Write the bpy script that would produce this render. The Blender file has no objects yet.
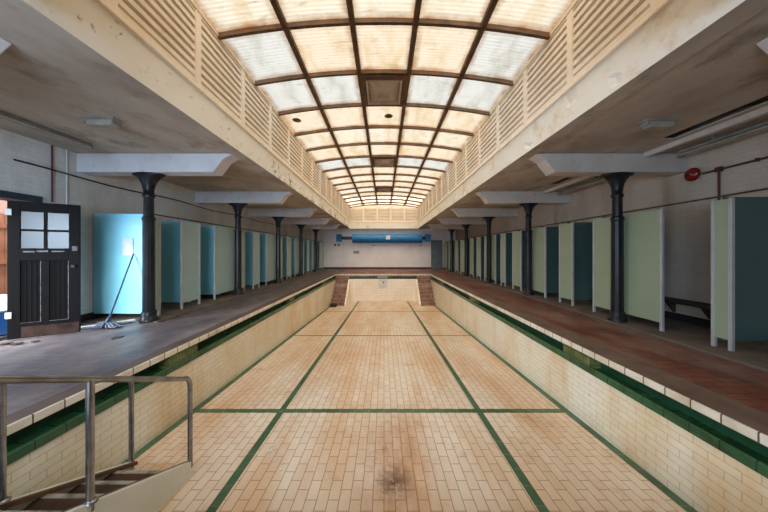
import bpy, math, random
from mathutils import Vector, Matrix
random.seed(7)
C = bpy.context.scene.collection
PI = math.pi

# ------------------------------------------------------------------ helpers
def lin(r, g, b):
    def f(c):
        c /= 255.0
        return c / 12.92 if c <= 0.04045 else ((c + 0.055) / 1.055) ** 2.4
    return (f(r), f(g), f(b), 1.0)

OFF = {}
class MB:
    """collects faces in world coordinates and links them as one mesh object"""
    def __init__(self): self.v, self.f, self.sm = [], [], []
    def add(self, vs, fs, smooth=False):
        n = len(self.v); self.v += [tuple(p) for p in vs]
        for f in fs: self.f.append([n + i for i in f]); self.sm.append(smooth)
        return self
    def box(self, x0, x1, y0, y1, z0, z1):
        if x0 > x1: x0, x1 = x1, x0
        if y0 > y1: y0, y1 = y1, y0
        if z0 > z1: z0, z1 = z1, z0
        vs = [(x0,y0,z0),(x1,y0,z0),(x1,y1,z0),(x0,y1,z0),(x0,y0,z1),(x1,y0,z1),(x1,y1,z1),(x0,y1,z1)]
        return self.add(vs, [(0,3,2,1),(4,5,6,7),(0,1,5,4),(1,2,6,5),(2,3,7,6),(3,0,4,7)])
    def obox(self, M, sx, sy, sz):
        vs = [M @ Vector((a*sx/2, b*sy/2, c*sz/2)) for c in (-1,1) for a,b in ((-1,-1),(1,-1),(1,1),(-1,1))]
        return self.add(vs, [(0,3,2,1),(4,5,6,7),(0,1,5,4),(1,2,6,5),(2,3,7,6),(3,0,4,7)])
    def prism(self, poly, axis, a, b):
        """poly of 2D points; axis 'x': (y,z); 'y': (x,z); 'z': (x,y), extruded a..b"""
        def P(p, t):
            return {'x': (t, p[0], p[1]), 'y': (p[0], t, p[1]), 'z': (p[0], p[1], t)}[axis]
        n = len(poly)
        vs = [P(p, a) for p in poly] + [P(p, b) for p in poly]
        fs = [tuple(range(n)), tuple(range(2*n-1, n-1, -1))] + [(i, (i+1) % n, n+(i+1) % n, n+i) for i in range(n)]
        return self.add(vs, fs)
    def tube(self, pts, r, n=12, cap=True):
        pts = [Vector(p) for p in pts]
        rs = r if isinstance(r, (list, tuple)) else [r]*len(pts)
        rings = []; up = None
        for i, p in enumerate(pts):
            if i == 0: d = pts[1]-p
            elif i == len(pts)-1: d = p-pts[i-1]
            else: d = (pts[i+1]-p).normalized() + (p-pts[i-1]).normalized()
            d.normalize()
            if up is None:
                up = Vector((0,0,1)) if abs(d.z) < .9 else Vector((1,0,0))
            a = (up - d*up.dot(d)).normalized(); up = a; b = d.cross(a)
            rings.append([p + rs[i]*(math.cos(2*PI*k/n)*a + math.sin(2*PI*k/n)*b) for k in range(n)])
        vs = [q for R in rings for q in R]; fs = []
        for i in range(len(rings)-1):
            for k in range(n):
                fs.append((i*n+k, i*n+(k+1) % n, (i+1)*n+(k+1) % n, (i+1)*n+k))
        self.add(vs, fs, True)
        if cap:
            self.add(rings[0], [tuple(range(n-1,-1,-1))]); self.add(rings[-1], [tuple(range(n))])
        return self
    def lathe(self, c, prof, n=20, sy=None, smooth=True):
        """profile of (r,z) about a vertical axis at c; sy(z): squash of the y radius"""
        vs = []
        for r, z in prof:
            for k in range(n):
                a = 2*PI*k/n
                vs.append((c[0]+r*math.cos(a), c[1]+r*math.sin(a)*(sy(r, z) if sy else 1), c[2]+z))
        fs = [(i*n+k, i*n+(k+1) % n, (i+1)*n+(k+1) % n, (i+1)*n+k) for i in range(len(prof)-1) for k in range(n)]
        m = len(prof)-1
        self.add(vs, fs, smooth)
        self.add(vs[:n], [tuple(range(n-1,-1,-1))]); self.add(vs[m*n:], [tuple(range(n))])
        return self
    def build(self, name, mat, parent=None, bevel=0):
        off = OFF.get(parent.name, Vector()) if parent else Vector()
        me = bpy.data.meshes.new(name)
        me.from_pydata([tuple(Vector(p)-off) for p in self.v], [], self.f)
        me.polygons.foreach_set('use_smooth', self.sm)
        me.validate(); me.update()
        import bmesh
        bm = bmesh.new(); bm.from_mesh(me); bmesh.ops.recalc_face_normals(bm, faces=bm.faces); bm.to_mesh(me); bm.free()
        me.materials.append(mat)
        o = bpy.data.objects.new(name, me); C.objects.link(o)
        if parent: o.parent = parent
        OFF[o.name] = off
        if bevel:
            m = o.modifiers.new('bevel', 'BEVEL'); m.width = bevel; m.segments = 2; m.limit_method = 'ANGLE'
        return o

def empty(name, loc):
    o = bpy.data.objects.new(name, None); C.objects.link(o); o.location = loc; o.empty_display_size = .1
    OFF[o.name] = Vector(loc); return o
def tag(o, label, cat, group=None, kind=None):
    o['label'] = label; o['category'] = cat
    if group: o['group'] = group
    if kind: o['kind'] = kind
    return o
def struct(o, label, cat): return tag(o, label, cat, None, 'structure')

# ------------------------------------------------------------------ materials
def new_mat(name):
    m = bpy.data.materials.new(name); m.use_nodes = True
    nt = m.node_tree; nt.nodes.clear()
    out = nt.nodes.new('ShaderNodeOutputMaterial'); b = nt.nodes.new('ShaderNodeBsdfPrincipled')
    nt.links.new(b.outputs[0], out.inputs[0])
    return m, nt, b, out
def N(nt, t, **kw):
    n = nt.nodes.new(t)
    for k, v in kw.items():
        if k in n.inputs: n.inputs[k].default_value = v
        else: setattr(n, k, v)
    return n
def noise(nt, vec, scale, detail=4, rough=.6, lo=.4, hi=.65):
    n = N(nt, 'ShaderNodeTexNoise', Scale=scale, Detail=detail, Roughness=rough)
    nt.links.new(vec, n.inputs['Vector'])
    r = N(nt, 'ShaderNodeMapRange'); r.inputs[1].default_value = lo; r.inputs[2].default_value = hi
    nt.links.new(n.outputs['Fac'], r.inputs[0]); return r.outputs[0]
def mix(nt, fac, a, b, mode='MIX'):
    m = N(nt, 'ShaderNodeMix', data_type='RGBA', blend_type=mode)
    for s, v in ((0, fac), (6, a), (7, b)):
        if hasattr(v, 'is_output'): nt.links.new(v, m.inputs[s])
        else: m.inputs[s].default_value = v
    return m.outputs[2]
def math_(nt, op, a, b=0.0):
    m = N(nt, 'ShaderNodeMath', operation=op)
    for s, v in ((0, a), (1, b)):
        if hasattr(v, 'is_output'): nt.links.new(v, m.inputs[s])
        else: m.inputs[s].default_value = v
    return m.outputs[0]
def coords(nt): return N(nt, 'ShaderNodeTexCoord').outputs['Object']
def stretch(nt, vec, s):
    m = N(nt, 'ShaderNodeMapping'); m.inputs['Scale'].default_value = s
    nt.links.new(vec, m.inputs[0]); return m.outputs[0]
def bump(nt, b, h, strength, dist=.01):
    n = N(nt, 'ShaderNodeBump', Strength=strength, Distance=dist)
    nt.links.new(h, n.inputs['Height']); nt.links.new(n.outputs[0], b.inputs['Normal'])

def paint(name, c1, c2, scale=3.0, rough=.6, metal=0.0, c3=None, s3=9.0, lo3=.6, hi3=.75, bmp=.0, sc=(1,1,1)):
    m, nt, b, out = new_mat(name); v = stretch(nt, coords(nt), sc)
    col = mix(nt, noise(nt, v, scale), c1, c2)
    if c3: col = mix(nt, noise(nt, v, s3, 6, .7, lo3, hi3), col, c3)
    nt.links.new(col, b.inputs['Base Color'])
    b.inputs['Roughness'].default_value = rough; b.inputs['Metallic'].default_value = metal
    if bmp: bump(nt, b, noise(nt, v, scale*8, 5, .7, .2, .8), bmp)
    return m

def tame(mat, v):
    for n in mat.node_tree.nodes:
        if n.type == 'BSDF_PRINCIPLED': n.inputs['Specular IOR Level'].default_value = v
    return mat
def tiles(name, u, v, w, h, c1, c2, mortar, ms=.006, dirt=None, dscale=.8, dlo=.45, dhi=.7, rough=.35, bmp=.3, offset=.5,
          extra=None, bias=0.0, spec=.5):
    m, nt, b, out = new_mat(name); co = coords(nt)
    s = N(nt, 'ShaderNodeSeparateXYZ'); nt.links.new(co, s.inputs[0])
    cb = N(nt, 'ShaderNodeCombineXYZ')
    nt.links.new(s.outputs[u], cb.inputs[0]); nt.links.new(s.outputs[v], cb.inputs[1])
    br = N(nt, 'ShaderNodeTexBrick', offset=offset)
    br.inputs['Scale'].default_value = 1; br.inputs['Mortar Size'].default_value = ms; br.inputs['Mortar Smooth'].default_value = .2
    br.inputs['Brick Width'].default_value = w; br.inputs['Row Height'].default_value = h; br.inputs['Bias'].default_value = bias
    br.inputs['Color1'].default_value = c1; br.inputs['Color2'].default_value = c2; br.inputs['Mortar'].default_value = mortar
    nt.links.new(cb.outputs[0], br.inputs['Vector'])
    col = br.outputs['Color']
    if dirt: col = mix(nt, noise(nt, co, dscale, 8, .65, dlo, dhi), col, dirt, 'MULTIPLY')
    if extra: col = extra(nt, co, s, col)
    nt.links.new(col, b.inputs['Base Color'])
    b.inputs['Roughness'].default_value = rough; b.inputs['Specular IOR Level'].default_value = spec
    inv = math_(nt, 'SUBTRACT', 1.0, br.outputs['Fac'])
    if bmp: bump(nt, b, inv, bmp, .004)
    return m

def floor_extra(nt, co, s, col):
    # rust stains: broad warm bands, one dark rusty patch in the middle of the near bay, scratches of pale scale
    vv = stretch(nt, co, (1.6, .32, 1))
    f = noise(nt, vv, 1.1, 6, .6, .42, .62)
    col = mix(nt, math_(nt, 'MULTIPLY', f, .75), col, lin(240, 212, 182), 'MULTIPLY')
    f = noise(nt, co, 2.7, 9, .75, .56, .72)
    col = mix(nt, math_(nt, 'MULTIPLY', f, .6), col, lin(205, 152, 118), 'MULTIPLY')
    # rust trail along the middle
    x2 = math_(nt, 'ABSOLUTE', math_(nt, 'SUBTRACT', s.outputs[0], .12))
    y2 = math_(nt, 'MULTIPLY', math_(nt, 'ABSOLUTE', math_(nt, 'SUBTRACT', s.outputs[1], 3.1)), .42)
    d = math_(nt, 'SQRT', math_(nt, 'ADD', math_(nt, 'MULTIPLY', x2, x2), math_(nt, 'MULTIPLY', y2, y2)))
    r = N(nt, 'ShaderNodeMapRange'); r.inputs[1].default_value = .62; r.inputs[2].default_value = 0.0
    nt.links.new(d, r.inputs[0])
    f = math_(nt, 'MULTIPLY', r.outputs[0], noise(nt, stretch(nt, co, (3, 1, 1)), 2.4, 7, .7, .3, .7))
    col = mix(nt, f, col, lin(196, 132, 74), 'MULTIPLY')
    # dark rust patch
    dx = math_(nt, 'SUBTRACT', s.outputs[0], .11); dy = math_(nt, 'SUBTRACT', s.outputs[1], 2.78)
    dy = math_(nt, 'MULTIPLY', dy, .8)
    d = math_(nt, 'SQRT', math_(nt, 'ADD', math_(nt, 'MULTIPLY', dx, dx), math_(nt, 'MULTIPLY', dy, dy)))
    r = N(nt, 'ShaderNodeMapRange'); r.inputs[1].default_value = .25; r.inputs[2].default_value = .0
    nt.links.new(d, r.inputs[0])
    f = math_(nt, 'MULTIPLY', r.outputs[0], noise(nt, co, 12, 5, .7, .32, .54))
    col = mix(nt, f, col, lin(84, 44, 20))
    f = noise(nt, co, 5.5, 6, .8, .66, .72)
    col = mix(nt, math_(nt, 'MULTIPLY', f, .45), col, lin(214, 204, 186))
    return col

def wall_extra(nt, co, s, col):
    vv = stretch(nt, co, (1, .8, .25))
    f = noise(nt, vv, 1.6, 6, .65, .45, .66)
    col = mix(nt, math_(nt, 'MULTIPLY', f, .7), col, lin(240, 210, 168), 'MULTIPLY')
    f = noise(nt, co, 9, 4, .6, .68, .74)
    return mix(nt, math_(nt, 'MULTIPLY', f, .5), col, lin(150, 95, 50))

M = {}
W1 = lin(236, 222, 192)
M['pool_floor'] = tiles('pool floor tiles', 1, 0, .234, .109, lin(226, 214, 198), lin(219, 205, 186), lin(166, 140, 114), .005, lin(242, 228, 212), .5, .4, .7, .42, .25, extra=floor_extra)
M['pool_wall'] = tiles('pool wall tiles', 1, 2, .226, .078, lin(231, 226, 208), lin(226, 220, 200), lin(202, 186, 158), .0045, lin(246, 238, 222), 1.0, .4, .7, .28, .3, extra=wall_extra)
M['pool_end'] = tiles('pool end tiles', 0, 2, .152, .152, lin(246, 240, 228), lin(242, 234, 220), lin(210, 196, 176), .006, lin(248, 236, 218), 1.0, .4, .7, .3, .2, offset=0)
M['coping'] = tiles('coping tiles', 1, 0, .228, 9.0, lin(226, 218, 200), lin(214, 204, 184), lin(90, 74, 58), .007, lin(205, 188, 160), 2.0, .5, .75, .35, .3, offset=0)
M['coping_end'] = tiles('end coping tiles', 0, 1, .228, 9.0, lin(226, 218, 200), lin(214, 204, 184), lin(90, 74, 58), .007, lin(205, 188, 160), 2.0, .5, .75, .35, .3, offset=0)
M['green'] = tiles('green glazed tiles', 1, 0, .228, 9.0, lin(46, 90, 57), lin(38, 78, 50), lin(24, 44, 30), .006, lin(150, 150, 110), 2.4, .5, .75, .25, .3, offset=0)
M['line'] = tiles('green lane tiles', 1, 0, .228, 9.0, lin(74, 106, 78), lin(62, 94, 68), lin(110, 118, 92), .007, lin(190, 180, 150), 3.0, .45, .75, .4, .2, offset=0)
M['line_cross'] = tiles('green cross tiles', 0, 1, .228, 9.0, lin(74, 108, 76), lin(62, 96, 66), lin(120, 130, 100), .007, lin(190, 180, 150), 3.0, .45, .75, .4, .2, offset=0)
M['gutter'] = paint('dark green gutter glaze', lin(26, 60, 38), lin(40, 80, 52), 5, .3)
M['gutter_block'] = tiles('mossy gutter tiles', 1, 2, .06, .1, lin(96, 112, 66), lin(120, 120, 74), lin(60, 66, 40), .006, lin(150, 170, 110), 6, .4, .65, .5, .3, offset=0)

def deck_extra(nt, co, s, col):
    f = noise(nt, stretch(nt, co, (1, .35, 1)), 1.3, 8, .7, .45, .68)
    col = mix(nt, math_(nt, 'MULTIPLY', f, .55), col, lin(152, 138, 128))
    f = noise(nt, co, 6, 6, .75, .62, .72)
    return mix(nt, math_(nt, 'MULTIPLY', f, .6), col, lin(58, 44, 40))
M['deck'] = tiles('red quarry deck tiles', 0, 1, .228, .114, lin(134, 78, 58), lin(116, 62, 46), lin(72, 54, 46), .007, lin(170, 150, 140), 1.2, .4, .7, .5, .35, extra=deck_extra)
M['deck_dusty_bluelit'] = tiles('dusty deck tiles in bluish light', 0, 1, .228, .114, lin(104, 94, 97), lin(90, 80, 83), lin(70, 63, 64), .007, lin(180, 160, 158), 1.2, .4, .7, .5, .35, extra=deck_extra)  # dusty copy of the deck tiles, bluish daylight put into the colour
M['deck_edge'] = paint('worn brown edge course', lin(112, 92, 80), lin(92, 70, 58), 2.5, .6, c3=lin(140, 124, 110), bmp=.2)
M['deck_edge_dark'] = paint('dark brown edge course', lin(92, 72, 62), lin(72, 54, 46), 2.5, .6, c3=lin(120, 108, 104), bmp=.2)
M['cubicle_floor'] = paint('bare concrete cubicle floor', lin(110, 98, 86), lin(84, 72, 62), 1.8, .8, c3=lin(60, 50, 44), bmp=.2)
M['black'] = paint('black channel', lin(22, 20, 19), lin(30, 27, 25), 5, .7)
M['skirting'] = paint('dark skirting paint', lin(48, 28, 24), lin(34, 22, 20), 5, .5)

def grime_wall(nt, co, s, col):
    f = noise(nt, stretch(nt, co, (1, 1, .35)), 1.2, 7, .7, .45, .7)
    return mix(nt, math_(nt, 'MULTIPLY', f, .5), col, lin(196, 178, 156), 'MULTIPLY')
M['wall'] = tiles('painted brick wall', 1, 2, .226, .078, lin(216, 214, 208), lin(212, 209, 202), lin(204, 200, 192), .005, None, rough=.6, bmp=.3, extra=grime_wall)
M['wall_tan'] = tiles('stained painted brick wall', 1, 2, .226, .078, lin(198, 182, 164), lin(193, 177, 158), lin(184, 168, 150), .005, None, rough=.65, bmp=.3, extra=grime_wall)
M['wall_far'] = tiles('white glazed wall tiles', 0, 2, .152, .152, lin(246, 243, 243), lin(243, 239, 239), lin(228, 222, 220), .006, lin(244, 236, 234), .7, .4, .7, .4, .2, offset=0)
def ceil_extra(m): pass
M['ceiling'] = paint('stained plaster ceiling', lin(186, 174, 158), lin(160, 146, 130), .9, .85, c3=lin(120, 104, 88), s3=2.2, lo3=.52, hi3=.75, bmp=.25, sc=(1, .6, 1))
M['beam'] = paint('white beam paint', lin(212, 208, 208), lin(200, 194, 192), 1.5, .7, c3=lin(168, 158, 148), s3=6, bmp=.1)
M['fascia'] = paint('cream peeling plaster', lin(232, 228, 218), lin(226, 220, 206), 1.2, .75, c3=lin(196, 168, 124), s3=1.6, lo3=.55, hi3=.75, bmp=.25)
def worn():
    m, nt, b, out = new_mat('cream plaster flaking to bare render'); co = coords(nt)
    s = N(nt, 'ShaderNodeSeparateXYZ'); nt.links.new(co, s.inputs[0])
    col = mix(nt, noise(nt, co, 1.2), lin(232, 228, 218), lin(226, 220, 206))
    a = N(nt, 'ShaderNodeMapRange'); a.inputs[1].default_value = 3.5; a.inputs[2].default_value = 8.0; nt.links.new(s.outputs[1], a.inputs[0])
    z = N(nt, 'ShaderNodeMapRange'); z.inputs[1].default_value = 3.85; z.inputs[2].default_value = 3.4; nt.links.new(s.outputs[2], z.inputs[0])
    pat = math_(nt, 'MULTIPLY', math_(nt, 'MULTIPLY', a.outputs[0], z.outputs[0]), noise(nt, co, 1.1, 3, .5, .4, .6))
    n1 = N(nt, 'ShaderNodeTexNoise', Scale=7.5, Detail=8, Roughness=.75); nt.links.new(co, n1.inputs['Vector'])
    t = math_(nt, 'SUBTRACT', math_(nt, 'ADD', n1.outputs['Fac'], math_(nt, 'MULTIPLY', pat, .16)), .62)
    f = math_(nt, 'MINIMUM', math_(nt, 'MAXIMUM', math_(nt, 'MULTIPLY', t, 18.0), 0.0), 1.0)
    col = mix(nt, f, col, mix(nt, noise(nt, co, 14), lin(176, 148, 112), lin(120, 96, 72)))
    nt.links.new(col, b.inputs['Base Color']); b.inputs['Roughness'].default_value = .8
    bump(nt, b, math_(nt, 'SUBTRACT', 1.0, f), .6, .02)
    return m
M['fascia_worn'] = worn()
M['louvre'] = paint('cream louvre paint', lin(236, 224, 206), lin(230, 215, 195), 2.0, .55, c3=lin(200, 174, 142), s3=7, lo3=.6, hi3=.8)
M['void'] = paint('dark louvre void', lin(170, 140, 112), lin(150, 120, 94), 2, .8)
M['rib'] = paint('rusty brown glazing bar', lin(92, 72, 56), lin(74, 54, 38), 4, .7, c3=lin(120, 76, 36), s3=5, lo3=.5, hi3=.7)
M['vent'] = paint('brown vent paint', lin(190, 172, 152), lin(170, 150, 130), 4, .6)
M['iron'] = paint('black cast iron paint', lin(24, 25, 28), lin(34, 34, 36), 5, .35)
M['sage'] = paint('sage green laminate', lin(154, 166, 138), lin(146, 158, 130), 1.0, .4)
M['sage_bluelit'] = paint('sage laminate in blue daylight', lin(158, 182, 178), lin(150, 174, 170), 1.0, .4)  # sage copy for the door side, blue daylight cast painted into it
M['teal'] = paint('turquoise laminate', lin(140, 218, 238), lin(130, 208, 230), 1.0, .35)
M['teal_shaded'] = paint('turquoise laminate in shade', lin(70, 98, 94), lin(64, 90, 88), 1.0, .4)  # shaded copy of the turquoise, dim aisle light is in the colour
M['post'] = paint('grey painted post', lin(184, 186, 184), lin(170, 172, 170), 4, .4, .2)
M['steel'] = paint('tarnished steel tube', lin(158, 160, 164), lin(128, 128, 130), 8, .25, .95)
M['stringer'] = paint('chalky white stringer paint', lin(222, 225, 216), lin(214, 216, 204), 2, .6, c3=lin(160, 140, 104), s3=5, lo3=.62, hi3=.78)
M['stringer_cap'] = paint('brown stringer edge', lin(96, 66, 40), lin(72, 48, 30), 5, .6)
M['tread'] = paint('dark brown tread', lin(74, 50, 34), lin(52, 36, 26), 5, .6, c3=lin(110, 84, 60), s3=10)
M['nosing'] = paint('worn metal nosing', lin(176, 168, 152), lin(120, 104, 84), 9, .45, .4)
M['step_red'] = tiles('red step tiles', 0, 1, .1, .1, lin(156, 120, 102), lin(142, 106, 88), lin(176, 152, 134), .008, lin(180, 160, 150), 3, .4, .7, .5, .3, offset=0)
M['door_black'] = paint('black door paint', lin(15, 11, 10), lin(10, 8, 8), 3, .6, c3=lin(44, 28, 23), s3=6, lo3=.66, hi3=.8)
M['kick'] = paint('scuffed brown kick board', lin(70, 48, 40), lin(34, 26, 24), 7, .7, c3=lin(104, 60, 46), s3=6, lo3=.6, hi3=.8)
tame(M['door_black'], .12); tame(M['kick'], .2); tame(M['iron'], .3)
M['door_worn'] = paint('scuffed bare edge', lin(120, 116, 120), lin(70, 64, 64), 14, .5)
M['door_grey'] = paint('grey blue door paint', lin(104, 116, 124), lin(94, 106, 114), 2, .4)
M['white'] = paint('white enamel', lin(214, 212, 206), lin(200, 198, 190), 4, .4)
M['diffuser'] = paint('old grey diffuser', lin(168, 160, 146), lin(150, 140, 126), 6, .35)
M['lamp_grey'] = paint('dull metal fitting', lin(150, 146, 136), lin(128, 122, 112), 5, .45)
M['red'] = paint('red bell enamel', lin(140, 26, 24), lin(120, 18, 18), 6, .25)
M['red_pipe'] = paint('dark red conduit paint', lin(92, 34, 36), lin(74, 28, 32), 6, .45)
M['mop_blue'] = paint('blue mop handle', lin(34, 66, 96), lin(28, 54, 82), 6, .4)
M['mop_grey'] = paint('grey mop strands', lin(116, 126, 140), lin(84, 92, 106), 30, .9)
M['paper'] = paint('white paper', lin(206, 216, 222), lin(192, 204, 212), 6, .7)
M['blue_roll'] = paint('blue pool cover', lin(24, 118, 176), lin(18, 100, 158), 2, .45, sc=(.6, 3, 3))
M['blue_dark'] = paint('navy steel', lin(28, 62, 92), lin(22, 50, 78), 3, .4)
M['frame_dark'] = paint('slate door frame paint', lin(44, 56, 68), lin(34, 44, 54), 6, .5, c3=lin(90, 100, 108))
M['beam_tan'] = paint('tan beam paint', lin(204, 194, 182), lin(192, 180, 168), 1.5, .7, c3=lin(156, 142, 126), s3=6, bmp=.1)  # tanner tone of the beam paint, bell side
M['wood_dark'] = paint('dark bench timber', lin(66, 48, 38), lin(52, 38, 30), 4, .6)
M['stripe'] = paint('off-white stripe paint', lin(226, 226, 220), lin(206, 204, 198), 5, .6)
M['fence'] = tiles('orange fence boards', 1, 2, .12, 9.0, lin(136, 90, 66), lin(122, 78, 56), lin(80, 48, 30), .006, lin(200, 160, 130), 3, .4, .7, .7, .3, offset=0)
M['brick'] = tiles('pale pink render bricks', 1, 2, .226, .078, lin(160, 124, 116), lin(148, 112, 106), lin(140, 130, 124), .01, None, rough=.8)
M['crate'] = paint('blue plastic', lin(54, 116, 184), lin(46, 104, 170), 3, .35)
M['ground'] = paint('outside concrete', lin(84, 82, 80), lin(70, 68, 66), 2, .85)
M['debris'] = paint('crumbled brown debris', lin(84, 58, 44), lin(50, 36, 30), 14, .9)
M['flake'] = paint('white plaster flake', lin(226, 220, 208), lin(200, 196, 186), 14, .9)
M['mark'] = paint('grey scuff', lin(150, 146, 140), lin(172, 166, 160), 20, .7)

def pane_mat(name, col, dirt, t):
    m, nt, b, out = new_mat(name); nt.nodes.remove(b); co = coords(nt)
    s = N(nt, 'ShaderNodeSeparateXYZ'); nt.links.new(co, s.inputs[0])
    # corrugations across the sheet and brown tide marks
    wv = N(nt, 'ShaderNodeTexWave', bands_direction='Y', Scale=4.2, Distortion=.6); nt.links.new(co, wv.inputs['Vector'])
    c = mix(nt, math_(nt, 'MULTIPLY', wv.outputs['Fac'], .22), col, lin(190, 176, 150))
    c = mix(nt, noise(nt, stretch(nt, co, (1.4, .5, 1)), 1.7, 7, .7, .48, .72), c, dirt)
    # rust and dust gathered along the edges of each sheet (origin of the sheets: y=10, rib pitch 1.24)
    ph = math_(nt, 'FRACT', math_(nt, 'DIVIDE', math_(nt, 'ADD', s.outputs[1], 10 - 1.93 + 12.4), 1.24))
    ey = math_(nt, 'ABSOLUTE', math_(nt, 'SUBTRACT', ph, .5))
    px = math_(nt, 'FRACT', math_(nt, 'ADD', math_(nt, 'DIVIDE', s.outputs[0], 1.11), 3.5))
    ex = math_(nt, 'ABSOLUTE', math_(nt, 'SUBTRACT', px, .5))
    e1 = N(nt, 'ShaderNodeMapRange'); e1.inputs[1].default_value = .36; e1.inputs[2].default_value = .5; nt.links.new(math_(nt, 'MAXIMUM', ex, ey), e1.inputs[0])
    ef = math_(nt, 'MULTIPLY', e1.outputs[0], noise(nt, co, 2.2, 6, .7, .3, .62))
    c = mix(nt, math_(nt, 'MULTIPLY', ef, .85), c, lin(186, 140, 88), 'MULTIPLY')
    c = mix(nt, math_(nt, 'MULTIPLY', noise(nt, stretch(nt, co, (1, 6, 1)), 3, 5, .7, .56, .75), .5), c, lin(172, 150, 118))
    dim = mix(nt, 1.0, c, (.42, .42, .42, 1), 'MULTIPLY')
    tl = N(nt, 'ShaderNodeBsdfTranslucent'); nt.links.new(dim, tl.inputs[0])
    df = N(nt, 'ShaderNodeBsdfDiffuse'); nt.links.new(c, df.inputs[0])
    tr = N(nt, 'ShaderNodeBsdfTransparent'); nt.links.new(c, tr.inputs[0])
    m1 = N(nt, 'ShaderNodeMixShader'); m1.inputs[0].default_value = .15
    nt.links.new(tl.outputs[0], m1.inputs[1]); nt.links.new(df.outputs[0], m1.inputs[2])
    m2 = N(nt, 'ShaderNodeMixShader'); m2.inputs[0].default_value = t
    nt.links.new(m1.outputs[0], m2.inputs[1]); nt.links.new(tr.outputs[0], m2.inputs[2])
    nt.links.new(m2.outputs[0], out.inputs[0])
    return m
PANES = [pane_mat('warm fibreglass pane', lin(230, 224, 214), lin(216, 200, 172), .6),
         pane_mat('cream fibreglass pane', lin(230, 227, 219), lin(218, 206, 184), .6),
         pane_mat('clear fibreglass pane', lin(222, 224, 224), lin(200, 200, 194), .6)]
def glass_mat(name, col, rough):
    m, nt, b, out = new_mat(name); nt.nodes.remove(b)
    tl = N(nt, 'ShaderNodeBsdfTranslucent'); tl.inputs[0].default_value = col
    tr = N(nt, 'ShaderNodeBsdfTransparent'); tr.inputs[0].default_value = col
    gl = N(nt, 'ShaderNodeBsdfGlossy'); gl.inputs['Roughness'].default_value = rough
    a = N(nt, 'ShaderNodeMixShader'); a.inputs[0].default_value = .12
    nt.links.new(tl.outputs[0], a.inputs[1]); nt.links.new(tr.outputs[0], a.inputs[2])
    c = N(nt, 'ShaderNodeMixShader'); c.inputs[0].default_value = .06
    nt.links.new(a.outputs[0], c.inputs[1]); nt.links.new(gl.outputs[0], c.inputs[2])
    nt.links.new(c.outputs[0], out.inputs[0]); return m
M['frosted'] = glass_mat('frosted door glass', lin(72, 110, 132), .25)

# ------------------------------------------------------------------ key dimensions (metres; eye at x=0, y=0, deck at z=0)
XL, XR = -3.02, 2.90          # pool edges
YN, YF = 1.05, 16.8           # pool ends
WL, WR = -6.03, 5.95          # side walls
YW, YB = 22.0, -2.4           # far and near walls
ribs0 = 4.41 - 1.24*2
ZC = 3.34                     # aisle ceiling
WX = 2.75                     # half width of the light well
YE = 21.4                     # far end of the light well
def zf(y): return -.878 - .0507*y     # sloping pool floor

# ------------------------------------------------------------------ setting: floor and basin
for s, x0, x1, nm in ((-1, WL, XL, 'left'), (1, XR, WR, 'right')):
    e = x0 if s > 0 else x1                                    # pool edge
    o_, w_ = e + s*.022, e + s*(.20 if s < 0 else .40)
    deck_out = s*4.44
    struct(MB().box(w_, deck_out, YB, YW, -.4, 0).build('floor_%s' % nm, M['deck_dusty_bluelit' if s < 0 else 'deck']), 'red quarry tile deck running along the %s' % ('black door side' if s < 0 else 'fire bell side'), 'floor')
    struct(MB().box(o_, w_, YB, YW, -.09, .002).build('trim_%d' % (1 if s < 0 else 2), M['deck_edge' if s > 0 else 'deck_edge_dark']), 'worn brown edge course of the deck beside the %s coping' % ('door side' if s < 0 else 'bell side'), 'floor edging')
    yc = YB if s > 0 else 5.28
    if s < 0: struct(MB().box(deck_out, WL, YB, yc, -.4, 0).build('floor_doorway', M['deck_dusty_bluelit']), 'dusty deck inside the bright doorway', 'floor')
    struct(MB().box(deck_out, s*4.53, yc, YW, -.4, -.03).build('trim_%d' % (3 if s < 0 else 4), M['black']), 'narrow dark drain channel in front of the %s cubicles' % ('door side' if s < 0 else 'bell side'), 'drain channel')
    struct(MB().box(s*4.53, x0 if s < 0 else x1, yc, YW, -.4, .015).build('floor_cubicle_%s' % nm, M['cubicle_floor']), 'bare concrete floor under the %s cubicles' % ('door side' if s < 0 else 'bell side'), 'floor')
    struct(MB().box(e, o_, YN, YF, -.078, .004).build('coping_%s' % nm, M['coping'], bevel=.008), 'white tiled coping along the pool edge on the %s' % ('black door side' if s < 0 else 'fire bell side'), 'coping')
    struct(MB().box(e + s*.16, w_, YN, YF, -.31, -.09).build('gutter_%s' % nm, M['gutter']), 'dark green overflow gutter under the coping on the %s' % ('door side' if s < 0 else 'bell side'), 'gutter')
    struct(MB().prism([(e - s*.015, -.305), (e + s*.165, -.305), (e + s*.165, -.24), (e + s*.06, -.25), (e + s*.03, -.225), (e + s*.012, -.214), (e - s*.006, -.214), (e - s*.015, -.228)],
                      'y', YN, YF).build('gutter_lip_%s' % nm, M['green']), 'green glazed lip of the overflow gutter on the %s' % ('door side' if s < 0 else 'bell side'), 'gutter')
    struct(MB().prism([(YN, zf(YN)-.1), (YF+.5, zf(YF+.5)-.1), (YF+.5, -.30), (YN, -.30)], 'x', e, e + s*.4).build('wall_pool_%s' % nm, M['pool_wall']), 'cream brick tiled pool wall on the %s' % ('door side' if s < 0 else 'bell side'), 'pool wall')
    b = MB()
    for y0, y1 in ((3.74, 4.28), (8.5, 8.95), (13.1, 13.5)):
        b.box(e - s*.006, e + s*.16, y0, y1, -.27, -.085)
    struct(b.build('gutter_block_%s' % nm, M['gutter_block']), 'mossy tile blocks bridging the gutter on the %s' % ('door side' if s < 0 else 'bell side'), 'gutter block')

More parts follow.
